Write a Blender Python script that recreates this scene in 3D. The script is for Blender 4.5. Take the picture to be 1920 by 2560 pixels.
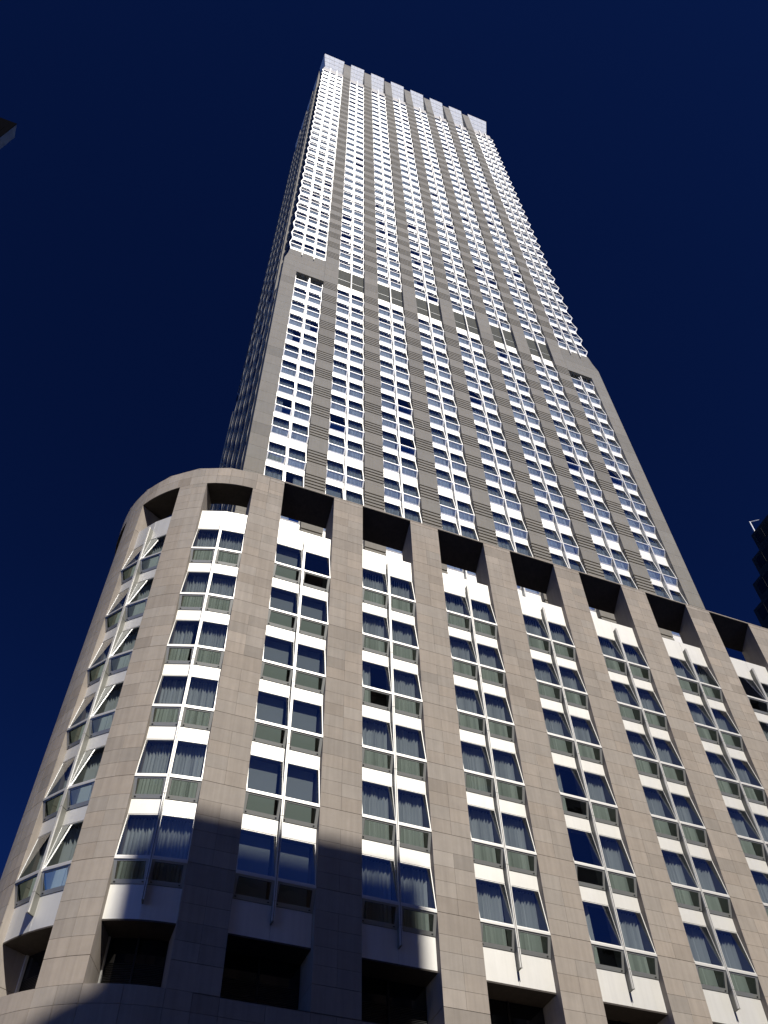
import bpy, math, random
from mathutils import Matrix, Vector
random.seed(7)
rad = math.radians
for o in list(bpy.data.objects):
    bpy.data.objects.remove(o)
S = bpy.context.scene
COL = S.collection

# ------------------------------------------------------------------ camera, sky, sun, exposure
cam_data = bpy.data.cameras.new('camera')
cam = bpy.data.objects.new('camera', cam_data)
COL.objects.link(cam)
RIGHT = Vector((0.9310201, -0.3645349, -0.0177731))
DOWN = Vector((0.2843410, 0.7550127, -0.5908520))
FWD = Vector((0.2288051, 0.5450415, 0.8065842))
m = Matrix.Identity(4)
for i in range(3):
    m[i][0] = RIGHT[i]
    m[i][1] = -DOWN[i]
    m[i][2] = -FWD[i]
m[0][3], m[1][3], m[2][3] = -4.3631, -35.9929, 1.6317
cam.matrix_world = m
cam_data.sensor_fit = 'VERTICAL'
cam_data.sensor_height = 36.0
cam_data.sensor_width = 27.0
cam_data.lens = 2254.414 / 2560 * 36.0
cam_data.clip_start = 0.1
cam_data.clip_end = 6000
S.camera = cam

SUN_EL, SUN_AZ = 49.0, -0.6           # azimuth: degrees from straight in front of the facade towards +X
sx = math.sin(rad(SUN_AZ)) * math.cos(rad(SUN_EL))
sy = -math.cos(rad(SUN_AZ)) * math.cos(rad(SUN_EL))
sz = math.sin(rad(SUN_EL))
sun_data = bpy.data.lights.new('sun', 'SUN')
sun_data.energy = 5.0
sun_data.angle = rad(0.6)
sun_data.color = (1.0, 0.945, 0.86)
sun = bpy.data.objects.new('sun', sun_data)
COL.objects.link(sun)
sun.rotation_euler = Vector((-sx, -sy, -sz)).to_track_quat('-Z', 'Y').to_euler()

W = bpy.data.worlds.new('World')
S.world = W
W.use_nodes = True
wn, wl = W.node_tree.nodes, W.node_tree.links
wn.clear()
sky = wn.new('ShaderNodeTexSky')
sky.sky_type = 'NISHITA'
sky.sun_disc = False
sky.sun_elevation = rad(SUN_EL)
sky.sun_rotation = rad(180.0 - SUN_AZ)
sky.altitude = 3000
sky.air_density = 0.45
sky.dust_density = 0.35
sky.ozone_density = 10.0
bg = wn.new('ShaderNodeBackground')
bg.inputs['Strength'].default_value = 0.05
wo = wn.new('ShaderNodeOutputWorld')
gam = wn.new('ShaderNodeGamma')           # the deep contrast of the photographed sky
gam.inputs[1].default_value = 1.78
wl.new(sky.outputs[0], gam.inputs[0])
wl.new(gam.outputs[0], bg.inputs[0])
wl.new(bg.outputs[0], wo.inputs[0])

S.view_settings.view_transform = 'Standard'
S.view_settings.look = 'None'
S.view_settings.exposure = 0.0
S.view_settings.gamma = 1.0
S.view_settings.use_curve_mapping = False

# ------------------------------------------------------------------ materials
def mat(name):
    M = bpy.data.materials.new(name)
    M.use_nodes = True
    nt = M.node_tree
    nt.nodes.clear()
    out = nt.nodes.new('ShaderNodeOutputMaterial')
    return M, nt, out

def principled(name, col, rough=0.6, metal=0.0, spec=0.5, noise=0.0, nscale=1.5, tint=False, streak=0.0, bump=0.0):
    M, nt, out = mat(name)
    N, L = nt.nodes, nt.links
    b = N.new('ShaderNodeBsdfPrincipled')
    b.inputs['Roughness'].default_value = rough
    b.inputs['Metallic'].default_value = metal
    b.inputs['Specular IOR Level'].default_value = spec
    cur = N.new('ShaderNodeRGB')
    cur.outputs[0].default_value = (*col, 1)
    cur = cur.outputs[0]

    def mul(sock, fac_sock):
        mx = N.new('ShaderNodeMix')
        mx.data_type = 'RGBA'
        mx.blend_type = 'MULTIPLY'
        mx.inputs[0].default_value = 1.0
        L.new(sock, mx.inputs[6])
        L.new(fac_sock, mx.inputs[7])
        return mx.outputs[2]
    geo = N.new('ShaderNodeNewGeometry')
    if tint:
        at = N.new('ShaderNodeAttribute')
        at.attribute_name = 'tint'
        cur = mul(cur, at.outputs['Color'])
    if noise:
        nz = N.new('ShaderNodeTexNoise')
        nz.inputs['Scale'].default_value = nscale
        nz.inputs['Detail'].default_value = 6
        nz.inputs['Roughness'].default_value = 0.65
        L.new(geo.outputs['Position'], nz.inputs['Vector'])
        r = N.new('ShaderNodeMapRange')
        r.inputs[1].default_value = 0.3
        r.inputs[2].default_value = 0.7
        r.inputs[3].default_value = 1 - noise
        r.inputs[4].default_value = 1 + noise
        L.new(nz.outputs[0], r.inputs[0])
        cur = mul(cur, r.outputs[0])
    if streak:
        mp = N.new('ShaderNodeMapping')
        mp.inputs['Scale'].default_value = (7.0, 7.0, 0.35)
        L.new(geo.outputs['Position'], mp.inputs[0])
        nz = N.new('ShaderNodeTexNoise')
        nz.inputs['Scale'].default_value = 1.0
        nz.inputs['Detail'].default_value = 5
        L.new(mp.outputs[0], nz.inputs['Vector'])
        r = N.new('ShaderNodeMapRange')
        r.inputs[1].default_value = 0.35
        r.inputs[2].default_value = 0.7
        r.inputs[3].default_value = 1 + streak * 0.4
        r.inputs[4].default_value = 1 - streak
        L.new(nz.outputs[0], r.inputs[0])
        cur = mul(cur, r.outputs[0])
    if bump:
        nb = N.new('ShaderNodeTexNoise')
        nb.inputs['Scale'].default_value = 45
        nb.inputs['Detail'].default_value = 4
        L.new(geo.outputs['Position'], nb.inputs['Vector'])
        bp = N.new('ShaderNodeBump')
        bp.inputs['Strength'].default_value = bump
        bp.inputs['Distance'].default_value = 0.01
        L.new(nb.outputs[0], bp.inputs['Height'])
        L.new(bp.outputs[0], b.inputs['Normal'])
    L.new(cur, b.inputs['Base Color'])
    L.new(b.outputs[0], out.inputs[0])
    return M

def glass(name, trans, refl, ior, base, warp=0.015):
    M, nt, out = mat(name)
    N, L = nt.nodes, nt.links
    t = N.new('ShaderNodeBsdfTransparent')
    t.inputs[0].default_value = (*trans, 1)
    g = N.new('ShaderNodeBsdfGlossy')
    g.inputs['Roughness'].default_value = 0.02
    g.inputs['Color'].default_value = (*refl, 1)
    # reflectance rises towards grazing view (the same from either side of the pane)
    lw = N.new('ShaderNodeLayerWeight')
    lw.inputs[0].default_value = 0.5
    fr = N.new('ShaderNodeMath')
    fr.operation = 'POWER'
    fr.inputs[1].default_value = ior
    L.new(lw.outputs['Facing'], fr.inputs[0])
    ma = N.new('ShaderNodeMath')
    ma.operation = 'ADD'
    ma.use_clamp = True
    ma.inputs[1].default_value = base
    L.new(fr.outputs[0], ma.inputs[0])
    geo = N.new('ShaderNodeNewGeometry')
    nz = N.new('ShaderNodeTexNoise')
    nz.inputs['Scale'].default_value = 1.3
    L.new(geo.outputs['Position'], nz.inputs['Vector'])
    bp = N.new('ShaderNodeBump')
    bp.inputs['Strength'].default_value = 0.25
    bp.inputs['Distance'].default_value = warp
    L.new(nz.outputs[0], bp.inputs['Height'])
    L.new(bp.outputs[0], g.inputs['Normal'])
    mx = N.new('ShaderNodeMixShader')
    L.new(ma.outputs[0], mx.inputs[0])
    L.new(t.outputs[0], mx.inputs[1])
    L.new(g.outputs[0], mx.inputs[2])
    L.new(mx.outputs[0], out.inputs[0])
    return M

def fabric(name, col):
    M, nt, out = mat(name)
    N, L = nt.nodes, nt.links
    d = N.new('ShaderNodeBsdfDiffuse')
    d.inputs[0].default_value = (*col, 1)
    t = N.new('ShaderNodeBsdfTranslucent')
    t.inputs[0].default_value = (*col, 1)
    mx = N.new('ShaderNodeMixShader')
    mx.inputs[0].default_value = 0.25
    L.new(d.outputs[0], mx.inputs[1])
    L.new(t.outputs[0], mx.inputs[2])
    L.new(mx.outputs[0], out.inputs[0])
    return M

M_POD = principled('pink_stone', (0.372, 0.327, 0.283), 0.8, spec=0.25, noise=0.06, nscale=2.2, tint=True, streak=0.10, bump=0.25)
M_JOINT = principled('stone_joint', (0.19, 0.165, 0.14), 0.9)
M_TOW = principled('grey_stone', (0.262, 0.244, 0.206), 0.85, spec=0.15, noise=0.06, nscale=1.2, tint=True, streak=0.06, bump=0.15)
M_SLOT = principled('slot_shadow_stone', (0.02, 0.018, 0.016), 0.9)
M_WHITE = principled('white_panel', (0.77, 0.76, 0.725), 0.58, metal=0.58, spec=0.5, noise=0.03, nscale=0.9, streak=0.04)
M_FRAME = principled('white_frame', (0.75, 0.74, 0.715), 0.56, metal=0.66, spec=0.5)
M_CHEEK = principled('cheek_metal', (0.24, 0.24, 0.215), 0.6, metal=0.3)
M_TRIM = principled('edge_trim_metal', (0.17, 0.165, 0.155), 0.7, spec=0.2)
M_CREAM = principled('cream_panel', (0.62, 0.585, 0.53), 0.8, spec=0.2, noise=0.03)
M_GREYF = principled('grey_frame', (0.40, 0.41, 0.40), 0.5, metal=0.5, spec=0.5)
M_BOLT = principled('dark_bolt', (0.03, 0.03, 0.03), 0.5)
M_GLASS = glass('podium_glass', (0.74, 0.79, 0.80), (0.92, 0.95, 1.0), 3.5, 0.28)
M_GLASS2 = glass('shade_tint_glass', (0.56, 0.63, 0.575), (0.92, 0.95, 1.0), 3.5, 0.10)  # lower panes: darker tint stands in for weaker sun on the curtains behind
M_TGLASS = glass('tower_glass', (0.66, 0.72, 0.76), (0.92, 0.95, 1.0), 3.0, 0.14)
M_CURT = fabric('sheer_curtain', (0.77, 0.79, 0.78))
M_BLIND = fabric('roller_blind', (0.50, 0.53, 0.53))
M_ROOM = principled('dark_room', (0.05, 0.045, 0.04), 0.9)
M_SOFF = principled('bronze_soffit', (0.055, 0.045, 0.038), 0.6, noise=0.2, nscale=3, streak=0.2)
M_LOUV = principled('olive_louver', (0.11, 0.112, 0.095), 0.85, spec=0.1, noise=0.06)
M_CROWN = principled('pale_metal', (0.57, 0.585, 0.60), 0.75, metal=0.0, spec=0.2, streak=0.2)  # the vertical streaks are reflections painted into the panel colour
M_ROOF = principled('roof_felt', (0.12, 0.115, 0.11), 0.9, noise=0.2)
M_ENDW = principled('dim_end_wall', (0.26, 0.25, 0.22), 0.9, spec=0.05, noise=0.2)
M_BLACK = principled('black_facade', (0.004, 0.004, 0.005), 0.9, spec=0.0)
M_DARKB = principled('dark_facade', (0.022, 0.021, 0.020), 0.5, noise=0.1)
M_DGLASS = principled('dark_window_glass', (0.006, 0.008, 0.012), 0.06, spec=0.6)
M_ASPH = principled('asphalt', (0.05, 0.05, 0.052), 0.9, noise=0.25, nscale=4, bump=0.5)
M_PAVE = principled('pavement_concrete', (0.26, 0.25, 0.235), 0.85, noise=0.12, nscale=3)
M_LINE = principled('road_paint', (0.7, 0.69, 0.65), 0.7)
M_OPP = principled('shaded_brick', (0.24, 0.17, 0.13), 0.85, noise=0.15)
M_OPP2 = principled('buff_concrete', (0.30, 0.29, 0.26), 0.85, noise=0.12)
M_STEEL = principled('white_steel', (0.72, 0.72, 0.70), 0.4)

# ------------------------------------------------------------------ mesh building
class MB:
    def __init__(self):
        self.v, self.f, self.mi, self.tc = [], [], [], []
        self.mats = []

    def m(self, material):
        if material not in self.mats:
            self.mats.append(material)
        return self.mats.index(material)

    def poly(self, pts, material, tint=(1, 1, 1)):
        b = len(self.v)
        self.v.extend([tuple(p) for p in pts])
        self.f.append(tuple(range(b, b + len(pts))))
        self.mi.append(self.m(material))
        self.tc.append(tint)

    def hexa(self, P, material, tint=(1, 1, 1)):
        """P: 8 points, 0-3 one end ring, 4-7 the other ring, outward orientation fixed later"""
        b = len(self.v)
        self.v.extend([tuple(p) for p in P])
        k = self.m(material)
        for q in ((0, 3, 2, 1), (4, 5, 6, 7), (0, 1, 5, 4), (1, 2, 6, 5), (2, 3, 7, 6), (3, 0, 4, 7)):
            self.f.append(tuple(b + i for i in q))
            self.mi.append(k)
            self.tc.append(tint)

    def box(self, mp, s0, s1, o0, o1, z0, z1, material, tint=(1, 1, 1)):
        """box in facade coordinates: s along, o outward, z up; mp maps them to the world"""
        if s1 < s0: s0, s1 = s1, s0
        if o1 < o0: o0, o1 = o1, o0
        n = 1
        if getattr(mp, 'arc', False) and s0 < 0:
            n = max(1, int(math.ceil((min(s1, 0) - s0) / 0.42)))
        for i in range(n):
            a = s0 + (s1 - s0) * i / n
            c = s0 + (s1 - s0) * (i + 1) / n
            self.hexa([mp(a, o1, z0), mp(c, o1, z0), mp(c, o0, z0), mp(a, o0, z0),
                       mp(a, o1, z1), mp(c, o1, z1), mp(c, o0, z1), mp(a, o0, z1)], material, tint)

    def prism(self, mp, s0, s1, prof, material, tint=(1, 1, 1)):
        """extrude an (o, z) outline along s"""
        n = len(prof)
        A = [mp(s0, o, z) for o, z in prof]
        B = [mp(s1, o, z) for o, z in prof]
        self.poly(A[::-1], material, tint)
        self.poly(B, material, tint)
        for i in range(n):
            j = (i + 1) % n
            self.poly([A[i], A[j], B[j], B[i]], material, tint)

    def mesh(self, name, fix=True):
        me = bpy.data.meshes.new(name)
        me.from_pydata(self.v, [], self.f)
        for M in self.mats:
            me.materials.append(M)
        me.polygons.foreach_set('material_index', self.mi)
        at = me.attributes.new('tint', 'FLOAT_COLOR', 'FACE')
        buf = []
        for t in self.tc:
            buf.extend((t[0], t[1], t[2], 1.0))
        at.data.foreach_set('color', buf)
        if fix:
            import bmesh
            bm = bmesh.new()
            bm.from_mesh(me)
            bmesh.ops.recalc_face_normals(bm, faces=bm.faces)
            bm.to_mesh(me)
            bm.free()
        me.update()
        return me

    def build(self, name, parent=None, fix=True):
        o = bpy.data.objects.new(name, self.mesh(name, fix))
        COL.objects.link(o)
        if parent: o.parent = parent
        return o

def thing(name, label, cat, loc=(0, 0, 0), group=None):
    o = bpy.data.objects.new(name, None)
    o.empty_display_size = 0.5
    COL.objects.link(o)
    o.location = loc
    o['label'] = label
    o['category'] = cat
    if group: o['group'] = group
    return o

def tv(a=0.06, warm=0.02):
    g = 1 + random.uniform(-a, a)
    if random.random() < 0.16: g *= random.choice((0.86, 0.9, 1.08))
    w = random.uniform(-warm, warm)
    return (g * (1 + w), g, g * (1 - w))

def frame_map(O, U, N):
    O, U, N = Vector(O), Vector(U), Vector(N)
    def mp(s, o, z):
        return O + U * s + N * o + Vector((0, 0, z))
    mp.O, mp.U, mp.N = O, U, N
    return mp

def frame_matrix(mp, s, z):
    p = mp(s, 0, z)
    M4 = Matrix.Identity(4)
    for i in range(3):
        M4[i][0] = mp.U[i]
        M4[i][1] = -mp.N[i]
        M4[i][2] = (0, 0, 1)[i]
        M4[i][3] = p[i]
    return M4

def local(s, o, z):
    return (s, -o, z)

# ------------------------------------------------------------------ windows (a tilted upper pane over a lower pane that leans back)
def window_meshes(key, Wd, hu, hl, o_t, o_top, o_bot, fw, lw, low_mat, gmat, gmat2=None, rb=1.25, rt=0.55, fm=None, cm=None, mL=0.0, mR=0.0, bolts=False, back=0.6, tb=0.06, cheek=True):
    """returns frame mesh and pane mesh in local coordinates (x along, -y outward, z up, transom at z = 0)"""
    fb, gb = MB(), MB()
    FM = fm or M_FRAME
    o_in = max(o_top, o_bot) if False else o_top

    def warp(x, o):
        return x - mL * (o - o_in) * (1 - x / Wd) + mR * (o - o_in) * (x / Wd)

    def plane(zb, ob, zt, ot):
        d = Vector((0, ot - ob, zt - zb))
        ln = d.length
        nrm = Vector((0, (zt - zb) / ln, -(ot - ob) / ln))   # (x, o, z) outward
        def P(x, t, dep):
            o = ob + (ot - ob) * t + nrm[1] * dep
            z = zb + (zt - zb) * t + nrm[2] * dep
            return local(warp(x, o), o, z)
        return P, ln

    def bar(P, x0, x1, t0, t1, d0, d1, M):
        fb.hexa([P(x0, t0, d1), P(x1, t0, d1), P(x1, t0, d0), P(x0, t0, d0),
                 P(x0, t1, d1), P(x1, t1, d1), P(x1, t1, d0), P(x0, t1, d0)], M)
    # upper
    P, ln = plane(0.0, o_t, hu, o_top)
    tf = fw / ln
    tt = tb / ln
    bar(P, 0, fw, 0, 1, -0.05, 0.012, FM)
    bar(P, Wd - fw, Wd, 0, 1, -0.05, 0.012, FM)
    bar(P, fw, Wd - fw, 1 - tf * 0.8, 1, -0.05, 0.010, FM)
    bar(P, fw, Wd - fw, 0, tt, -0.05, 0.010, FM)
    gb.poly([P(fw, tt, 0), P(Wd - fw, tt, 0), P(Wd - fw, 1 - tf * 0.8, 0), P(fw, 1 - tf * 0.8, 0)], gmat)
    # transom nose
    fb.hexa([local(warp(0, o_t), o_t + 0.03, -tb), local(warp(Wd, o_t), o_t + 0.03, -tb), local(warp(Wd, o_t), o_t - 0.12, -tb), local(warp(0, o_t), o_t - 0.12, -tb),
             local(warp(0, o_t), o_t + 0.03, 0.02), local(warp(Wd, o_t), o_t + 0.03, 0.02), local(warp(Wd, o_t), o_t - 0.12, 0.02), local(warp(0, o_t), o_t - 0.12, 0.02)], FM)
    # lower
    P, ln = plane(-hl, o_bot, -tb, o_t)
    tl = lw / ln
    bar(P, 0, lw, 0, 1, -0.05, 0.012, low_mat)
    bar(P, Wd - lw, Wd, 0, 1, -0.05, 0.012, low_mat)
    bar(P, lw, Wd - lw, 0, tl * rb, -0.05, 0.010, low_mat)
    bar(P, lw, Wd - lw, 1 - tl * rt, 1, -0.05, 0.010, low_mat)
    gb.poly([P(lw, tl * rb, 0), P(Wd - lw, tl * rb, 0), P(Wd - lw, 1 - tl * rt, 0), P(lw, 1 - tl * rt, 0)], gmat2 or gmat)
    if bolts:
        # thin black gasket round the lower pane, and two bolts
        g = 0.012
        bar(P, lw, lw + g, tl * rb, 1 - tl * rt, -0.01, 0.008, M_BOLT)
        bar(P, Wd - lw - g, Wd - lw, tl * rb, 1 - tl * rt, -0.01, 0.008, M_BOLT)
        bar(P, lw, Wd - lw, 1 - tl * rt - g / ln, 1 - tl * rt, -0.01, 0.008, M_BOLT)
        for x in (lw * 0.8, Wd - lw * 0.8 - 0.07):
            bar(P, x, x + 0.065, tl * 0.42, tl * 0.72, 0.008, 0.022, M_BOLT)
    # cheeks close the wedge between the panes and the wall behind
    if cheek:
        pr = [(o_top - 0.01, hu), (o_t - 0.02, 0), (o_t - 0.02, -tb), (o_bot - 0.01, -hl), (o_bot - back, -hl), (o_bot - back, hu)]
        for x in (0.004, Wd - 0.034):
            if (x < 0.1 and mL) or (x > 0.1 and mR):
                continue
            fb.prism(local, x, x + 0.03, pr, cm or FM)
    return fb.mesh('window_' + key), gb.mesh('pane_' + key, fix=False)

def curtain_mesh(key, x0, x1, o, zb, zt, amp, seed, n=None):
    r = random.Random(seed)
    b = MB()
    n = n or max(3, int((x1 - x0) / 0.085))
    xs = [x0]
    for i in range(2 * n):
        xs.append(xs[-1] + r.uniform(0.55, 1.45))
    k = (x1 - x0) / (xs[-1] - x0) if xs[-1] > x0 else 1
    xs = [x0 + (x - x0) * k for x in xs]
    top, bot = [], []
    for i, x in enumerate(xs):
        a = amp * r.uniform(0.45, 1.35)
        oo = o + (a if i % 2 else -a)
        top.append((x, oo))
        bot.append((x + r.uniform(-.012, .012), oo * 1.0 + r.uniform(-.03, .03)))
    hem = [zb + 0.07 + r.uniform(0, 0.12) for _ in xs]
    for i in range(len(xs) - 1):
        b.poly([local(bot[i][0], bot[i][1], hem[i]), local(bot[i + 1][0], bot[i + 1][1], hem[i + 1]),
                local(top[i + 1][0], top[i + 1][1], zt), local(top[i][0], top[i][1], zt)], M_CURT)
    return b.mesh('curtain_' + key, fix=False)

def blind_mesh(key, x0, x1, o, zb, zt):
    b = MB()
    n = 14
    for i in range(n):
        za, zc = zb + (zt - zb) * i / n, zb + (zt - zb) * (i + 1) / n
        b.poly([local(x0, o, za), local(x1, o, za), local(x1, o + 0.006, zc), local(x0, o + 0.006, zc)], M_BLIND)
    return b.mesh('blind_' + key, fix=False)

def put(name, me, parent, mw=None):
    o = bpy.data.objects.new(name, me)
    COL.objects.link(o)
    o.parent = parent
    if mw is not None: o.matrix_local = mw
    return o

# ==================================================================== THE PODIUM BUILDING
PX, PITCH, OPW = 1.4915, 4.62334, 2.9141
PY, RAD, CY = -7.946, 6.25, -1.70
HP = 3.3427
ZJ0 = 32.795                     # a heavy joint (and transom) level
JOINTS = [ZJ0 + HP * k for k in range(-6, 4)]        # 12.74 ... 42.8
TRANS = [ZJ0 + HP * k for k in range(1, -5, -1)]     # 36.14 ... 19.42
ZTOP, ZBEAM = 43.15, 41.66
PANEL_TOP, PANEL_BOT, BASE_TOP = 39.55, 17.37, 15.2
HU, HL = 1.87, 0.83
O_W = -0.28

def pod(s, o, z):
    if s >= 0:
        return Vector((s, PY - o, z))
    p = -s / RAD
    r = RAD + o
    return Vector((-r * math.sin(p), CY - r * math.cos(p), z))
pod.arc = True
DEG = RAD * math.pi / 180
# openings: (s_left, s_right) ; arcs at equal angles
OPEN = [(-(97.1) * DEG, -74.5 * DEG), (-60.7 * DEG, -38.1 * DEG), (-24.3 * DEG, -1.7 * DEG)]
for k in range(9):
    OPEN.append((PX + k * PITCH, PX + k * PITCH + OPW))
END_S = OPEN[-1][1] + 1.71

podium = thing('podium_building', 'lower pinkish stone block with a rounded left corner, standing in front of the grey tower', 'building')

def courses(z0, z1):
    """stone course boundaries between z0 and z1"""
    zs = [z0, z1]
    for j in JOINTS + [JOINTS[-1] + HP, JOINTS[0] - HP]:
        zs.append(j)
        for q in range(4):
            zs.append(j - 0.825 - q * 0.63)
    zs = sorted(z for z in zs if z0 <= z <= z1)
    out = [zs[0]]
    for z in zs[1:]:
        if z - out[-1] > 0.12: out.append(z)
    out[-1] = z1
    return out

def is_heavy(z):
    return any(abs(z - j) < 0.02 for j in JOINTS)

def stone_face(b, mp, s0, s1, z0, z1, M, ncol, o=0.0, gap=0.007, full_tall=True):
    """separate stone slabs, proud of a dark bed"""
    zs = courses(z0, z1)
    for za, zb in zip(zs[:-1], zs[1:]):
        tall = full_tall and (zb - za) > 0.75
        nc = 1 if tall and ncol <= 2 else ncol
        gb = 0.016 if is_heavy(zb) else gap
        for c in range(nc):
            a = s0 + (s1 - s0) * c / nc
            e = s0 + (s1 - s0) * (c + 1) / nc
            b.box(mp, a + (gap / 2 if c else 0), e - (gap / 2 if c < nc - 1 else 0), o - 0.035, o, za + gap / 2, zb - gb, M, tv())

# piers
pier_spans = [(OPEN[i][1], OPEN[i + 1][0]) for i in range(len(OPEN) - 1)] + [(OPEN[-1][1], END_S)]
for (s0, s1) in pier_spans:
    b = MB()
    ztop = ZBEAM if s1 < 0.3 else ZTOP - 0.06
    if s0 < 0 < s1:
        ztop = ZBEAM
    # core (its sides are the flanks of the bays)
    zs = [BASE_TOP] + [j for j in JOINTS if BASE_TOP < j < ztop] + [ztop]
    for za, zb in zip(zs[:-1], zs[1:]):
        b.box(pod, s0 + 0.004, s1 - 0.004, -1.38, -0.036, za + 0.012, zb - 0.006, M_POD, tv(0.03))
    b.box(pod, s0 + 0.03, s1 - 0.03, -1.36, -0.05, BASE_TOP, ztop, M_JOINT)
    stone_face(b, pod, s0, s1, BASE_TOP, ztop, M_POD, 2)
    b.build('pier', podium)

# parapet: a band round the curve, a bevelled beam over the straight bays
b = MB()
s0 = OPEN[0][0] - 3
b.box(pod, s0, 0.66, -1.34, -0.036, ZBEAM, ZTOP - 0.06, M_JOINT)
half = (ZBEAM + ZTOP) / 2 - 0.02
n = 20
step = (0.66 - s0) / n
for i in range(n):
    a, e = s0 + step * i, s0 + step * (i + 1)
    for za, zb in ((ZBEAM, half), (half, ZTOP - 0.06)):
        b.box(pod, a + 0.006, e - 0.006, -0.035, 0.0, za + 0.006, zb - 0.006, M_POD, tv())
b.box(pod, s0, END_S, -1.38, 0.012, ZTOP - 0.06, ZTOP, M_POD, (1.1, 1.1, 1.1))
b.box(pod, s0, 0.66, -1.37, -0.03, ZBEAM - 0.02, ZBEAM - 0.001, M_SOFF)
# stretch of the band that stays at full height between the curve and the first bevelled bay
b.box(pod, 0.67, OPEN[3][0], -1.34, -0.04, ZBEAM + 0.01, ZTOP - 0.06, M_POD)
stone_face(b, pod, 0.67, OPEN[3][0] - 0.002, ZBEAM, ZTOP - 0.06, M_POD, 1)
for (a, e) in OPEN[3:]:
    b.prism(pod, a + 0.003, e - 0.003, [(0.0, ZTOP - 0.062), (0.0, ZTOP - 0.10), (-1.36, ZBEAM + 0.17), (-1.36, ZTOP - 0.062)], M_SOFF)
b.build('parapet', podium)

# base wall below the recessed storey
b = MB()
b.box(pod, s0, END_S, -1.6, -0.04, 0.0, BASE_TOP - 0.03, M_JOINT)
zs = [0.02, 2.4, 4.8, 7.2, 9.4, 11.2, 12.74, 13.37, 14.0, 14.62, BASE_TOP]
edges = []
for i, (a, e) in enumerate(OPEN):
    edges.append((a, e, 2))
    nxt = OPEN[i + 1][0] if i + 1 < len(OPEN) else END_S
    edges.append((e, nxt, 2))
for za, zb in zip(zs[:-1], zs[1:]):
    for a, e, nc in edges:
        for c in range(nc):
            p, q = a + (e - a) * c / nc, a + (e - a) * (c + 1) / nc
            b.box(pod, p + 0.006, q - 0.006, -0.04, 0.0, za + 0.006, zb - 0.006, M_POD, tv(0.05))
b.box(pod, s0, END_S, -1.6, 0.0, BASE_TOP - 0.029, BASE_TOP - 0.004, M_POD)
b.build('base_wall', podium)

# inside: dark rooms and floor slabs behind the glass
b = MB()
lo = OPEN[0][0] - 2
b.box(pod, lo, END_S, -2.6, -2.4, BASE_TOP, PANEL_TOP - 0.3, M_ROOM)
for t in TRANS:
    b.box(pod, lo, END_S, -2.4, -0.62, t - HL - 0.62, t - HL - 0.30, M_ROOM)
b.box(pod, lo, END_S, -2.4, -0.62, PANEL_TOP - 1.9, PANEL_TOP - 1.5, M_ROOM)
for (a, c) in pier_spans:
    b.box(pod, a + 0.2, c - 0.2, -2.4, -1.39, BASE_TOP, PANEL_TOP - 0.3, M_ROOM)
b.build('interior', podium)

# roof behind the parapet and the plain side and back
b = MB()
b.box(frame_map((0, 0, 0), (1, 0, 0), (0, -1, 0)), -3.6, END_S, -0.0, 5.3, PANEL_TOP - 0.6, PANEL_TOP - 0.3, M_ROOF)
b.build('roof', podium)
b = MB()
side = frame_map((-RAD, CY, 0), (0, -1, 0), (-1, 0, 0))
b.box(side, -28, -3.2, -1.3, 0.0, 0.0, ZTOP - 0.07, M_POD)
b.build('side_wall', podium)

# half-bay frames: every bay carries two flat window columns with a fin between
FINW = 0.10
half_frames = []          # per opening: [(map, s0, s1), (map, s0, s1), fin map, fin s]
for i, (a, e) in enumerate(OPEN):
    if e < 0:
        mid = (a + e) / 2
        rows = []
        for (p, q) in ((a, mid), (mid, e)):
            A, B = pod(p, 0, 0), pod(q, 0, 0)
            U = (B - A)
            ln = U.length
            U.normalize()
            Nn = Vector((U.y, -U.x, 0))
            rows.append((frame_map(A, U, Nn), ln))
        t = pod(mid, 0, 0)
        Nn = (t - Vector((0, CY, 0))).normalized()
        U = Vector((-Nn.y, Nn.x, 0))
        half_frames.append((rows[0], rows[1], frame_map(t, U, Nn)))
    else:
        A = pod(a, 0, 0)
        f0 = frame_map(A, (1, 0, 0), (0, -1, 0))
        f1 = frame_map(pod((a + e) / 2, 0, 0), (1, 0, 0), (0, -1, 0))
        half_frames.append(((f0, (e - a) / 2), (f1, (e - a) / 2), f1))

wcache = {}
def pod_window(ln):
    k = round(ln, 3)
    if k not in wcache:
        Wd = ln - 0.036
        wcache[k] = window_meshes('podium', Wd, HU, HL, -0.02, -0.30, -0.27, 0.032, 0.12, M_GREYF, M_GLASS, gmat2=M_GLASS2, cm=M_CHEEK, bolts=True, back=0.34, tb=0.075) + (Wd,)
    return wcache[k]

ccache = {}
def pod_cover(kind, Wd, variant):
    k = (kind, round(Wd, 3), variant)
    if k not in ccache:
        oc = -0.62
        if kind == 'b':
            me = blind_mesh('roller', 0.10, Wd - 0.14, oc, -HL + 0.05 if variant % 2 else -0.55, HU + 0.3)
            ccache[k] = ('blind', me)
        else:
            x0, x1 = {'c': (0.03, Wd - 0.03), 'w': (0.03, 0.70 * Wd), 'l': (0.03, 0.45 * Wd), 'r': (0.35 * Wd, Wd - 0.03), 's': (0.03, 0.28 * Wd)}[kind]
            ccache[k] = ('curtain', curtain_mesh('sheer', x0, x1, oc, -HL + 0.02, HU + 0.3, 0.055, variant * 31 + 11, n=max(3, int((x1 - x0) / 0.125))))
    return ccache[k]

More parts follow.
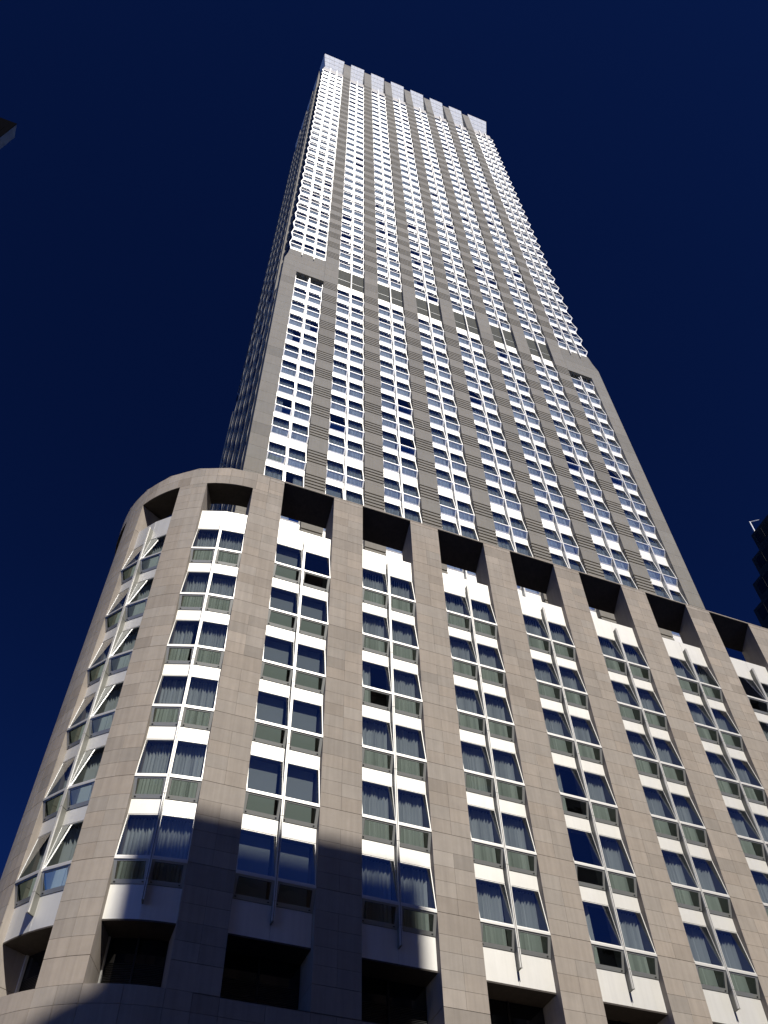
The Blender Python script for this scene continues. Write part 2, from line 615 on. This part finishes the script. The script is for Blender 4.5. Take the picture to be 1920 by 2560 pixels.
# which covering hangs in which window, bay by bay, top row first (c curtain, l/r/w/s part-drawn, b blind, n none)
COVER = {
    2: ['cc', 'cc', 'wc', 'cc', 'cc', 'cc'],
    3: ['bn', 'bb', 'bb', 'bb', 'bb', 'bb'],
    4: ['cc', 'cc', 'lc', 'cc', 'cc', 'cc'],
    5: ['cc', 'cc', 'cc', 'cc', 'cc', 'cc'],
    6: ['cc', 'cc', 'cc', 'lc', 'sr', 'lc'],
    7: ['cc', 'cc', 'cc', 'cc', 'cc', 'cc'],
    8: ['cc', 'cc', 'cc', 'cc', 'cc', 'cc'],
    9: ['nc', 'cn', 'cc', 'cc', 'cc', 'cc'],
}
rest = MB()
def add_mesh_to(b, me, M4, M=None):
    vs = [M4 @ v.co for v in me.vertices]
    for p in me.polygons:
        b.poly([vs[i] for i in p.vertices], M or me.materials[p.material_index])

n_win = 0
for bi in range(1, len(OPEN)):
    hf = half_frames[bi]
    for ri, t in enumerate(TRANS):
        for ci in (0, 1):
            mp, ln = hf[ci]
            me, pane, Wd = pod_window(ln)
            off = 0.006 if ci == 0 else ln - Wd - 0.006
            M4 = frame_matrix(mp, off, t)
            kind = COVER.get(bi, ['cc'] * 6)[ri][ci]
            var = random.randrange(5)
            cover = None if kind == 'n' else pod_cover(kind, Wd, var)
            visible = bi < 9 or (bi == 9 and ci == 0 and ri < 4)
            if visible and n_win < 100:
                w = put('window', me, podium, M4)
                put('pane', pane, w)
                if cover: put(cover[0], cover[1], w)
                n_win += 1
            else:
                for q in (me, pane) + ((cover[1],) if cover else ()):
                    add_mesh_to(rest, q, M4)
if rest.v:
    o = rest.build('window', podium, fix=False)
    o['kind'] = 'stuff'

# white spandrel panels, one part per bay and storey
for bi in range(1, len(OPEN)):
    hf = half_frames[bi]
    levels = [(PANEL_TOP, TRANS[0] + HU)]
    for k in range(5):
        levels.append((TRANS[k] - HL, TRANS[k + 1] + HU))
    levels.append((TRANS[5] - HL, PANEL_BOT))
    if bi > 9: continue
    for (zt, zb) in levels:
        b = MB()
        for ci in (0, 1):
            mp, ln = hf[ci]
            a, e = (0.008, ln - 0.004) if ci == 0 else (0.004, ln - 0.008)
            b.box(mp, a, e, O_W - 0.06, O_W, zb + 0.012, zt - 0.012, M_WHITE, (1, 1, 1))
            b.box(mp, a, e, O_W - 0.34, O_W - 0.062, zb + 0.03, zt - 0.03, M_JOINT)
        b.build('spandrel_panel', podium)

# the fins
for bi in range(1, min(len(OPEN), 10)):
    mp = half_frames[bi][2]
    b = MB()
    z = 17.88
    cuts = [z] + [t - HL for t in reversed(TRANS)][1:] + [38.74]
    cuts = [z] + [t - HL + 0.02 for t in reversed(TRANS)] + [38.74]
    cuts = sorted(set(round(c, 3) for c in cuts))
    for za, zb in zip(cuts[:-1], cuts[1:]):
        if zb - za < 0.2: continue
        za2, zb2 = za + 0.012, zb - 0.012
        b.box(mp, -0.026, 0.026, -0.30, -0.005, za2, zb2, M_CHEEK)
        b.box(mp, -0.050, -0.014, -0.03, 0.035, za2, zb2, M_FRAME)
        b.box(mp, 0.014, 0.050, -0.03, 0.035, za2, zb2, M_FRAME)
    b.build('fin', podium)

# recessed storey under the panels: soffit, dark glazing with louvres and a light jamb
for bi in range(1, min(len(OPEN), 11)):
    a, e = OPEN[bi]
    b = MB()
    b.box(pod, a, e, -1.36, O_W - 0.002, PANEL_BOT - 0.05, PANEL_BOT + 0.008, M_SOFF)
    b.build('soffit', podium)
    b = MB()
    b.box(pod, a + 0.02, e - 0.02, -1.37, -1.33, BASE_TOP, PANEL_BOT - 0.06, M_DGLASS)
    for k in range(22):
        z = BASE_TOP + 0.1 + k * 0.055
        b.box(pod, a + 0.05, e - 0.05, -1.33, -1.31, z, z + 0.02, M_DARKB)
    b.box(pod, a + 0.02, a + 0.09, -1.30, -1.20, BASE_TOP, PANEL_BOT - 0.06, M_STEEL)
    b.box(pod, (a + e) / 2 - 0.03, (a + e) / 2 + 0.03, -1.33, -1.26, BASE_TOP, PANEL_BOT - 0.06, M_DARKB)
    b.build('recessed_window', podium)

# ==================================================================== THE TOWER
TP, TW, NB = 4.62334, 1.5787, 8       # pitch, pier width, bays
HT = 3.30
TD = 21.3                             # depth
ZT_STONE, ZT_CROWN = 214.67, 217.1
F_TOP, U_BOT = 93.5, 102.5            # louvre group levels below / above the plant floor
def F(i): return F_TOP - HT * i - (0.46 if i >= 10 else 0)
def U(i): return U_BOT + HT * i
NLOW, NUP = 17, 31
T_LOW = [F(i) - 1.75 for i in range(NLOW)]
T_UP = [U(i) - 1.88 for i in range(NUP)]
ZBASE = T_LOW[-1] - 1.6
O_T, O_IN, THU, THL = -0.11, -0.385, 1.87, 0.72
XL, XR = 0.08, 38.5
tower = thing('tower', 'tall grey stone tower with white zigzag window bays rising behind the rounded stone block', 'skyscraper', (0, 0, 0))
FT = frame_map((0, 0, 0), (1, 0, 0), (0, -1, 0))
FL = frame_map((XL, 0, 0), (0, -1, 0), (-1, 0, 0))

# lower bays: opening spans
lower_open = [(k * TP + TW, (k + 1) * TP) for k in range(NB)]
lower_open[0] = (TW, TP)
lower_open[-1] = ((NB - 1) * TP + TW, NB * TP)
CO, CI = 0.12, -0.10                  # corner bays above stand further out
UXL, UXR = 0.50, 37.8

def stone_bands(b, mp, s0, s1, z0, z1, cuts, M, o=0.0, gap=0.02):
    zs = sorted(set([z0, z1] + [c for c in cuts if z0 < c < z1]))
    for za, zb in zip(zs[:-1], zs[1:]):
        b.box(mp, s0, s1, o - 0.14, o, za + gap / 2, zb - gap / 2, M, tv(0.035, 0.01))

GROOVE, GSTEP = 0.15, 0.38
def louvred(b, mp, s0, s1, tops, z_hi, z_lo):
    """stone face cut by groups of five deep slots; the slabs between stand proud of a dark bed"""
    zs = []
    for t in tops:
        for k in range(5):
            zs.append(t - k * GSTEP)
    zs = sorted((z for z in zs if z_lo < z < z_hi), reverse=True)
    hi = z_hi
    for z in zs:
        _slab(b, mp, s0, s1, z + GROOVE / 2, hi)
        hi = z - GROOVE / 2
    _slab(b, mp, s0, s1, z_lo, hi)

def _slab(b, mp, s0, s1, za, zb):
    if zb - za > 2.4:
        n = int(round((zb - za) / 1.65))
        for i in range(n):
            a, e = za + (zb - za) * i / n, za + (zb - za) * (i + 1) / n
            b.box(mp, s0, s1, -0.30, 0, a + (0.009 if i else 0), e - (0.009 if i < n - 1 else 0), M_TOW, tv(0.035, 0.01))
    elif zb - za > 1.0:
        c = za + 0.42 * (zb - za) / 1.6
        c = zb - 0.43 if zb - za > 1.3 else (za + zb) / 2
        t = tv(0.03, 0.01)
        c = zb - 0.40
        b.box(mp, s0, s1, -0.30, 0, za, c - 0.006, M_TOW, t)
        b.box(mp, s0, s1, -0.30, 0, c + 0.006, zb, M_TOW, t)
    else:
        b.box(mp, s0, s1, -0.30, 0, za, zb, M_TOW, tv(0.02, 0.008))

tops_low = [F(i) for i in range(NLOW)]
tops_up = [U(i) for i in range(NUP)]
for k in range(1, NB):
    s0, s1 = k * TP, k * TP + TW
    b = MB()
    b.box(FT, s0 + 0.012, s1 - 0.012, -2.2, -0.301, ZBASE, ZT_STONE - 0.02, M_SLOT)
    # flanks in stone
    for za, zb in zip([ZBASE + i * 6.6 for i in range(60)], [ZBASE + (i + 1) * 6.6 for i in range(60)]):
        zb = min(zb, ZT_STONE - 0.01)
        if za >= zb: break
        b.box(FT, s0, s0 + 0.011, -1.4, -0.30, za, zb, M_TOW, tv(0.02, 0.01))
        b.box(FT, s1 - 0.011, s1, -1.4, -0.30, za, zb, M_TOW, tv(0.02, 0.01))
    louvred(b, FT, s0, s1, tops_low, F_TOP + 0.04, ZBASE)
    louvred(b, FT, s0, s1, tops_up, ZT_STONE, F_TOP + 0.055)
    b.build('pier', tower)

# corner piers of the lower part, the stone header over the end bays with its splayed outer edge
def corner(mp_side, xa, xb, outer, xu):
    b = MB()
    z = F_TOP - 0.1
    zs = []
    j = ZBASE
    while j < z - 0.5:
        zs.append(j)
        j += 1.65
    zs.append(z)
    for za, zb in zip(zs[:-1], zs[1:]):
        b.box(FT, xa, xb, -1.5, 0, za + 0.008, zb - 0.008, M_TOW, tv(0.03, 0.01))
    b.box(FT, xa + 0.02, xb - 0.02, -1.48, -0.02, ZBASE, z, M_SLOT)
    return b.build('corner_pier', tower)
corner(FT, XL, lower_open[0][0], XL, UXL)
corner(FT, lower_open[-1][1], XR, XR, UXR)
def header(x_in, x_out, x_up):
    b = MB()
    levels = [F_TOP - 0.1, 94.6, 96.1, 97.7, 99.25]
    def xo(z):
        if z <= 96.1: return x_out
        t = (z - 96.1) / (99.25 - 96.1)
        return x_out + (x_up - x_out) * (t * 1.25 if t < 0.5 else 0.625 + (t - 0.5) * 0.75)
    for za, zb in zip(levels[:-1], levels[1:]):
        za, zb = za + 0.008, zb - 0.008
        A, B = xo(za), xo(zb)
        P = [(x_in, 0, za), (A, 0, za), (A, 1.5, za), (x_in, 1.5, za), (x_in, 0, zb), (B, 0, zb), (B, 1.5, zb), (x_in, 1.5, zb)]
        b.hexa(P, M_TOW, tv(0.03, 0.01))
    b.build('header_panel', tower)
header(TP - 0.012, XL, UXL)
header((NB - 1) * TP + TW + 0.012, XR, UXR + 0.02)

# window meshes of the tower
LW = (TP - TW) / 2
w_std = window_meshes('tower', LW - 0.06, THU, THL, O_T, O_IN, O_IN, 0.06, 0.10, M_FRAME, M_TGLASS, rb=1.05, rt=0.5, back=0.25)
UW1 = (TP - UXL) / 3
w_cor = window_meshes('corner_bay', UW1 - 0.06, THU, THL, CO, CI, CI, 0.06, 0.10, M_FRAME, M_TGLASS, rb=1.05, rt=0.5, back=0.4)
w_corL = window_meshes('corner_left', UW1 - 0.03, THU, THL, CO, CI, CI, 0.06, 0.10, M_FRAME, M_TGLASS, rb=1.05, rt=0.5, mL=1.0, back=0.4)
UW8 = (UXR - ((NB - 1) * TP + TW)) / 3
w_cor8 = window_meshes('corner_bay_b', UW8 - 0.06, THU, THL, CO, CI, CI, 0.06, 0.10, M_FRAME, M_TGLASS, rb=1.05, rt=0.5, back=0.4)
w_corR = window_meshes('corner_right', UW8 - 0.03, THU, THL, CO, CI, CI, 0.06, 0.10, M_FRAME, M_TGLASS, rb=1.05, rt=0.5, mR=1.0, back=0.4)

tc = {}
def tower_cover(kind, Wd, oc, var, fine):
    k = (kind, round(Wd, 2), oc, var, fine)
    if k not in tc:
        if kind == 'b':
            tc[k] = ('blind', blind_mesh('tower', 0.06, Wd - 0.1, oc, -THL + 0.05, THU + 0.1) if fine else None)
        else:
            x0, x1 = {'c': (0.03, Wd - 0.03), 'l': (0.03, 0.5 * Wd), 'r': (0.5 * Wd, Wd - 0.03)}[kind]
            tc[k] = ('curtain', curtain_mesh('tower', x0, x1, oc, -THL + 0.02, THU + 0.1, 0.05, var * 7 + 3, n=None if fine else 5))
    return tc[k]

stuff = MB()
def tower_window(wm, mp, s, t, as_part, oc, side=False):
    me, pane = wm[0], wm[1]
    M4 = frame_matrix(mp, s, t)
    r = random.random()
    kind = 'c' if r < 0.78 else 'l' if r < 0.82 else 'r' if r < 0.86 else 'b' if r < 0.97 else 'n'
    Wd = LW - 0.06
    cover = None
    if kind == 'b':
        k = ('b', oc)
        if k not in tc: tc[k] = ('blind', blind_mesh('tower', 0.06, Wd - 0.1, oc, -THL + 0.05, THU + 0.1))
        cover = tc[k]
    elif kind != 'n':
        cover = tower_cover(kind, Wd, oc, random.randrange(4), as_part)
    if as_part:
        w = put('window', me, tower, M4)
        put('pane', pane, w)
        if cover: put(cover[0], cover[1], w)
    else:
        add_mesh_to(stuff, me, M4)
        add_mesh_to(stuff, pane, M4)
        if cover and not side: add_mesh_to(stuff, cover[1], M4)

for k, (a, e) in enumerate(lower_open):
    for i, t in enumerate(T_LOW):
        part = 6 <= i <= 11
        for c in (0, 1):
            tower_window(w_std, FT, a + c * LW + (0.012 if c == 0 else 0.048), t, part, -0.63)
for k in range(1, NB - 1):
    a = k * TP + TW
    for t in T_UP:
        for c in (0, 1):
            tower_window(w_std, FT, a + c * LW + (0.012 if c == 0 else 0.048), t, False, -0.63)
for t in T_UP:
    for c in (0, 1, 2):
        tower_window(w_corL if c == 0 else w_cor, FT, UXL + c * UW1 + (0.0 if c == 0 else 0.03), t, False, -0.36)
        a = (NB - 1) * TP + TW
        tower_window(w_corR if c == 2 else w_cor8, FT, a + c * UW8 + 0.03, t, False, -0.36)

# white spandrels: the nearest ones as parts of their own, the many far ones as one mesh
CREAM_TOP = 203.6
sp_rest = MB()
def spandrel(mp, a, e, za, zb, o, n, part, M=None):
    if zb - za < 0.05: return
    b = MB() if part else sp_rest
    w = (e - a) / n
    for c in range(n):
        b.box(mp, a + c * w + 0.006, a + (c + 1) * w - 0.006, o - 0.05, o, za + 0.008, zb - 0.008, M or M_WHITE)
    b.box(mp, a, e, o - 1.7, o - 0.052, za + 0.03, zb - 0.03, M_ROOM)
    if part: b.build('spandrel_panel', tower)

def spandrels(mp, a, e, ts, o, lo, hi, n, parts=()):
    ts = sorted(ts)
    for j in range(len(ts) - 1):
        spandrel(mp, a, e, ts[j] + THU, ts[j + 1] - THL, o, n, j in parts)
    spandrel(mp, a, e, lo[0], lo[1], o, n, False)
    spandrel(mp, a, e, hi[0], hi[1], o, n, False, M_CREAM if hi[1] > 200 else None)

for k, (a, e) in enumerate(lower_open):
    top = (T_LOW[0] + THU, 95.0) if 0 < k < NB - 1 else (0, 0)
    spandrels(FT, a, e, T_LOW, O_IN, (ZBASE, T_LOW[-1] - THL), top, 2, parts=range(4, 13))
    if 0 < k < NB - 1:
        spandrels(FT, a, e, T_UP, O_IN, (99.3, T_UP[0] - THL), (T_UP[-1] + THU, CREAM_TOP), 2)
for (a, e) in ((UXL, TP), ((NB - 1) * TP + TW, UXR)):
    spandrels(FT, a, e, T_UP, CI, (99.3, T_UP[0] - THL), (T_UP[-1] + THU, CREAM_TOP), 3)
    b = MB()
    b.box(FT, a, e, CI - 1.6, CI - 0.06, 99.26, 99.3, M_SOFF)
    b.build('soffit', tower)

# slots above the lower end bays
for (a, e) in (lower_open[0], lower_open[-1]):
    b = MB()
    b.box(FT, a, e, -1.5, O_IN - 0.02, T_LOW[0] + THU - 0.02, 95.2, M_SOFF)
    b.build('soffit', tower)

# plant-floor louvres
for k in range(1, NB - 1):
    a, e = lower_open[k]
    b = MB()
    b.box(FT, a, e, -1.6, O_IN - 0.10, 95.0, 99.3, M_SLOT)
    for c in (0, 1):
        x0, x1 = a + c * LW + 0.01, a + (c + 1) * LW - 0.01
        z = 95.02
        while z < 99.25:
            b.hexa([FT(x0, O_IN - 0.02, z), FT(x1, O_IN - 0.02, z), FT(x1, O_IN - 0.09, z + 0.03), FT(x0, O_IN - 0.09, z + 0.03),
                    FT(x0, O_IN - 0.02, z + 0.30), FT(x1, O_IN - 0.02, z + 0.30), FT(x1, O_IN - 0.09, z + 0.33), FT(x0, O_IN - 0.09, z + 0.33)], M_LOUV)
            z += 0.325
        b.box(FT, x0, x1, O_IN - 0.05, O_IN + 0.01, 96.55, 96.62, M_GREYF)
    b.build('louver_panel', tower)

# fins between the window columns
def fin(mp, s, o0, o1, z0, z1, w=0.048):
    b = MB()
    z = z0
    while z < z1 - 0.2:
        zz = min(z + HT, z1)
        b.box(mp, s - 0.022, s + 0.022, o0, o1 - 0.05, z + 0.008, zz - 0.008, M_GREYF)
        b.box(mp, s - w, s - 0.012, o1 - 0.05, o1, z + 0.008, zz - 0.008, M_FRAME)
        b.box(mp, s + 0.012, s + w, o1 - 0.05, o1, z + 0.008, zz - 0.008, M_FRAME)
        z = zz
    b.build('fin', tower)
for k, (a, e) in enumerate(lower_open):
    mid = (a + e) / 2
    if 0 < k < NB - 1:
        fin(FT, mid, O_IN - 0.3, -0.04, ZBASE, CREAM_TOP - 0.6)
    else:
        fin(FT, mid, O_IN - 0.3, -0.04, ZBASE, T_LOW[0] + 1.25)
for (a, w) in ((UXL, UW1), ((NB - 1) * TP + TW, UW8)):
    for c in (1, 2):
        fin(FT, a + c * w, CI - 0.2, CO + 0.06, 98.1, CREAM_TOP + 0.2)

# dark core and roof
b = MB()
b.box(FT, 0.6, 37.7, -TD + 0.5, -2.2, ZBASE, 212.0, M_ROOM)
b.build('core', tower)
b = MB()
b.box(FT, 0.7, 37.6, -TD + 0.5, -2.0, 212.02, 212.5, M_ROOF)
b.build('roof', tower)

# crown of tilted pale panels
def crown(xa, xb, xa2, xb2):
    """top edge at the face, bottom edge set back; xa2, xb2 are the bottom corners"""
    b = MB()
    zt, zb, yt, yb = ZT_CROWN, 203.3, -0.02, 1.15
    n = 5
    th = 0.10
    for i in range(n):
        t0, t1 = i / n, (i + 1) / n
        def P(f, t, d):
            x = (xa2 + (xa - xa2) * t) * (1 - f) + (xb2 + (xb - xb2) * t) * f
            return (x, yb + (yt - yb) * t + d, zb + (zt - zb) * t)
        g = 0.012
        nc = 4
        for c in range(nc):
            f0, f1 = c / nc + 0.002, (c + 1) / nc - 0.002
            b.hexa([P(f0, t0 + g / 2, 0), P(f1, t0 + g / 2, 0), P(f1, t0 + g / 2, th), P(f0, t0 + g / 2, th),
                    P(f0, t1 - g / 2, 0), P(f1, t1 - g / 2, 0), P(f1, t1 - g / 2, th), P(f0, t1 - g / 2, th)], M_CROWN, tv(0.03, 0.01))
        b.hexa([P(0.001, t0, th + .005), P(.999, t0, th + .005), P(.999, t0, th + .04), P(0.001, t0, th + .04),
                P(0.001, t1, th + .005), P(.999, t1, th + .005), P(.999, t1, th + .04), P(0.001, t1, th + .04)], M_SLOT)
    b.build('crown_panel', tower)
for k in range(NB):
    a, e = k * TP + TW, (k + 1) * TP
    if k == 0: crown(0.16, e + 0.03, 1.1, e - 0.0)
    elif k == NB - 1: crown(a + 0.02, XR + 0.05, a + 0.02, 37.5)
    else: crown(a + 0.02, e - 0.02, a + 0.02, e - 0.02)

b = MB()
for (y0, y1) in ((0.2, 3.2), (4.5, 7.5), (8.8, 11.8), (13.1, 16.1), (17.4, 20.3)):
    for i in range(5):
        t0, t1 = i / 5 + 0.002, (i + 1) / 5 - 0.002
        def Q(y, t, d):
            mi = 1.0 * (1 - t) if y == 0.2 else 0
            return (1.15 + (0.10 - 1.15) * t + d, y + mi, 203.3 + (ZT_CROWN - 203.3) * t)
        b.hexa([Q(y1, t0, 0), Q(y0, t0, 0), Q(y0, t0, 0.1), Q(y1, t0, 0.1), Q(y1, t1, 0), Q(y0, t1, 0), Q(y0, t1, 0.1), Q(y1, t1, 0.1)], M_CROWN)
b.build('crown_panel', tower)

# left side face: stone piers between window bays, seen edge on
side_open = [(1.4, 3.2), (4.5, 7.5), (8.8, 11.8), (13.1, 16.1), (17.4, 20.3)]
LWS = 1.5
for k, (y0, y1) in enumerate(side_open):
    nxt = side_open[k + 1][0] if k + 1 < len(side_open) else TD
    b = MB()
    zt = ZT_STONE
    if k == len(side_open) - 1:
        zt = 96.1
    z = ZBASE
    while z < zt - 0.1:
        zz = min(z + 3.3, zt)
        b.box(FL, -nxt, -y1, -1.4, 0, z + 0.01, zz - 0.01, M_TOW, tv(0.04, 0.01))
        z = zz
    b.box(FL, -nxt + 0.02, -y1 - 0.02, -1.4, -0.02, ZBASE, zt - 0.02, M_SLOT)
    b.build('pier', tower)
# corner stone's own return is the corner pier; upper corner bay runs from the glass corner
ws_cache = {}
def side_win(wd):
    k = round(wd, 2)
    if k not in ws_cache:
        ws_cache[k] = window_meshes('side', wd - 0.05, THU, THL, -0.03, -0.26, -0.26, 0.06, 0.10, M_GREYF, M_TGLASS, rb=1.05, rt=0.5, back=0.3, fm=M_TRIM)  # frames in dark trim metal: the shade of this side put into colour
    return ws_cache[k]
UP_SIDE_FIRST = (0.12, 3.2)
w_sc = window_meshes('side_corner', 1.52, THU, THL, -0.20, -0.42, -0.42, 0.06, 0.10, M_FRAME, M_TGLASS, rb=1.05, rt=0.5, mR=1.0, back=0.3)
w_sc2 = window_meshes('side_next', 1.52, THU, THL, -0.20, -0.42, -0.42, 0.06, 0.10, M_GREYF, M_TGLASS, rb=1.05, rt=0.5, back=0.3, fm=M_TRIM)
for k, (y0, y1) in enumerate(side_open):
    for group in (T_LOW, T_UP):
        a, e = y0, y1
        if k == 0 and group is T_UP: a = UP_SIDE_FIRST[0]
        n = max(1, int(round((e - a) / 1.5)))
        w = (e - a) / n
        for t in group:
            for c in range(n):
                if k == 0 and group is T_UP:
                    tower_window(w_sc if c == 0 else w_sc2, FL, -(a + w) + 0.01, t, False, -0.63, side=True)
                else:
                    tower_window(side_win(w), FL, -(a + (c + 1) * w) + 0.025, t, False, -0.63, side=True)
        hi = (T_LOW[0] + THU, 99.3) if group is T_LOW else (T_UP[-1] + THU, CREAM_TOP - 0.2)
        lo = (ZBASE, T_LOW[-1] - THL) if group is T_LOW else (99.3, T_UP[0] - THL)
        spandrels(FL, -e, -a, group, -0.44 if (k == 0 and group is T_UP) else -0.28, lo, hi, n)
        # zigzag edge trim on the near side of the bay
        b = MB()
        if k or group is T_LOW:
            for t in group:
                for (za, oa, zb, ob) in ((t - 0.06, 0.065, t + THU, 0.012), (t - THL, 0.016, t - 0.06, 0.065), (t + THU - HT, 0.012, t - THL, 0.016)):
                    b.prism(FL, -a - 0.05, -a - 0.004, [(-0.3, za), (oa, za), (ob, zb), (-0.3, zb)], M_TRIM)
            b.build('edge_trim', tower)
# upper rear corner windows reach the back edge
b = MB()
for t in T_UP:
    b.prism(FL, -TD, -20.31, [(O_IN, t + THU), (O_T, t), (O_IN, t - THL), (-1.2, t - THL), (-1.2, t + THU)], M_TGLASS if False else M_DGLASS)
    b.box(FL, -TD, -20.31, -1.2, O_IN, t - THL - 0.7, t - THL - 0.01, M_SLOT)
b.build('rear_corner_bay', tower)
b = MB()
R2 = frame_map((XR, 0, 0), (0, 1, 0), (1, 0, 0))
b.box(R2, 1.52, TD - 0.01, -1.5, -0.7, ZBASE, 212.0, M_TOW)
B2 = frame_map((0, TD, 0), (-1, 0, 0), (0, 1, 0))
b.box(B2, -37.7, -1.5, -0.5, -0.02, ZBASE, 212.0, M_TOW)
b.build('rear_wall', tower)
so = stuff.build('window', tower, fix=False)
so['kind'] = 'stuff'
sp_rest.build('spandrel_panel', tower)['kind'] = 'stuff'

# ==================================================================== NEIGHBOURS
# dark stepped building at the right edge
st = thing('stepped_building', 'dark building with a stepped sawtooth edge at the right border of the photo', 'building', (60, 0, 0))
FW_ = frame_map((0, 0, 0), (0, -1, 0), (-1, 0, 0))     # local to the empty: face looking towards -X
def lbox(b, x0, x1, y0, y1, z0, z1, M):
    b.hexa([(x0, y0, z0), (x1, y0, z0), (x1, y1, z0), (x0, y1, z0), (x0, y0, z1), (x1, y0, z1), (x1, y1, z1), (x0, y1, z1)], M)
tiers = [(80.95, 83.65, 7.57), (78.2, 80.93, 9.05), (75.4, 78.18, 10.52), (72.6, 75.38, 12.0)]
b = MB()
for z0, z1, y1 in tiers:
    lbox(b, 0, 24, -26, y1, z0, z1, M_DARKB)
lbox(b, 0, 24, -26, 13.5, 0, 72.58, M_DARKB)
b.build('wall', st)
for z0, z1, y1 in tiers + [(69.0, 72.5, 13.5), (65.6, 69.0, 13.5)]:
    y = y1 - 0.5
    while y > -20:
        b = MB()
        lbox(b, -0.03, 0.02, y - 2.2, y, z0 + 0.6, z1 - 0.5, M_DGLASS)
        for yy in (y - 1.12, ):
            lbox(b, -0.06, -0.031, yy, yy + 0.05, z0 + 0.6, z1 - 0.5, M_DARKB)
        b.build('window', st)
        y -= 2.6
b = MB()
def rod(b, p, q, r, M):
    p, q = Vector(p), Vector(q)
    d = (q - p).normalized()
    x = d.orthogonal().normalized()
    y = d.cross(x)
    n = 8
    A = [p + (x * math.cos(2 * math.pi * i / n) + y * math.sin(2 * math.pi * i / n)) * r for i in range(n)]
    B = [v + (q - p) for v in A]
    b.poly(A[::-1], M)
    b.poly(B, M)
    for i in range(n):
        j = (i + 1) % n
        b.poly([A[i], A[j], B[j], B[i]], M)
rod(b, (0.02, 6.88, 83.6), (0.02, 6.84, 85.4), 0.07, M_STEEL)
rod(b, (0.02, 6.84, 85.36), (0.86, 6.19, 85.36), 0.045, M_STEEL)
b.build('roof_railing', st)

# corner of another building at the left edge
lf = thing('slab_building', 'dark glazed building corner poking in at the upper left border of the photo', 'building', (-25.07, -8, 0))
b = MB()
lbox(b, -26, -0.25, 0.9, 16, 0, 79.5, M_DARKB)
b.build('wall', lf)
b = MB()
lbox(b, -26, 0, 0, 0.05, 0, 82.85, M_BLACK)
for i in range(9):
    lbox(b, -25.9 + i * 2.9, -23.3 + i * 2.9 - 0.35, -0.03, -0.001, 2.0, 81.0, M_BLACK)
b.build('front_wall', lf)
b = MB()
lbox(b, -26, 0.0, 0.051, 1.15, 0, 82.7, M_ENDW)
b.build('end_wall', lf)

# buildings across the street, behind the camera; the tall slim one throws the shadow on the podium's lower left
def opposite(x0, x1, ytop, h, label, M, step=None, group=None):
    t = thing('street_building', label, 'building', ((x0 + x1) / 2, ytop, 0))
    cx = (x0 + x1) / 2
    b = MB()
    lbox(b, x0 - cx, x1 - cx, -16, 0, 0, h, M)
    b.build('wall', t)
    nf = int(h / 3.6)
    nx = max(2, int((x1 - x0) / 3.2))
    for f in range(nf - 1):
        if f * 3.6 > 60: break
        b = MB()
        for i in range(nx):
            xa = x0 - cx + (x1 - x0) * (i + 0.22) / nx
            xb = x0 - cx + (x1 - x0) * (i + 0.78) / nx
            lbox(b, xa, xb, 0.003, 0.05, f * 3.6 + 1.2, f * 3.6 + 3.0, M_DGLASS)
            lbox(b, xa - 0.06, xb + 0.06, 0.003, 0.12, f * 3.6 + 1.05, f * 3.6 + 1.19, M_OPP2)
        b.build('window_row', t)
    b = MB()
    lbox(b, x0 - cx - 0.2, x1 - cx + 0.2, -16.2, 0.2, h + 0.003, h + 0.5, M)
    b.build('cornice', t)
    return t
OPY = -49.0
def shadow_h(zs, ywall):   # height at OPY-ish whose shadow edge falls at zs on the wall plane ywall
    return zs + (ywall - OPY) * math.tan(rad(SUN_EL)) / math.cos(rad(SUN_AZ))
shift = (PY - OPY) * math.tan(rad(SUN_AZ))
opposite(-1.95 + shift, 8.4 + shift, OPY, shadow_h(21.25, PY) - 0.5, 'slim tall block across the street, directly behind the photographer', M_OPP2)
opposite(-30.0, -1.96 + shift, OPY, shadow_h(14.55, CY - RAD * math.cos(rad(28))) - 0.5, 'broad brick block across the street, left of the slim tall block', M_OPP)
opposite(8.45 + shift, 34, OPY, 57, 'brick block across the street, right of the slim tall block', M_OPP)
opposite(34.1, 70, OPY, 54, 'buff block across the street at the far right of its row', M_OPP2)

# ==================================================================== GROUND
def ground(name, x0, x1, y0, y1, z0, z1, M):
    b = MB()
    lbox(b, x0, x1, y0, y1, z0, z1, M)
    o = b.build(name)
    o['kind'] = 'structure'
    return o
b = MB()
b.poly([(-3000, -3000, 0), (3000, -3000, 0), (3000, 3000, 0), (-3000, 3000, 0)], M_ASPH)
o = b.build('road')
o['kind'] = 'structure'
ground('pavement', -7.5, 90, -12.5, -8.0, 0.004, 0.14, M_PAVE)
ground('pavement', -60, 90, -48.9, -34.0, 0.004, 0.14, M_PAVE)
b = MB()
for i in range(24):
    lbox(b, -50 + i * 6, -47 + i * 6, -23.1, -22.95, 0.004, 0.008, M_LINE)
o = b.build('road_markings')
o['kind'] = 'structure'
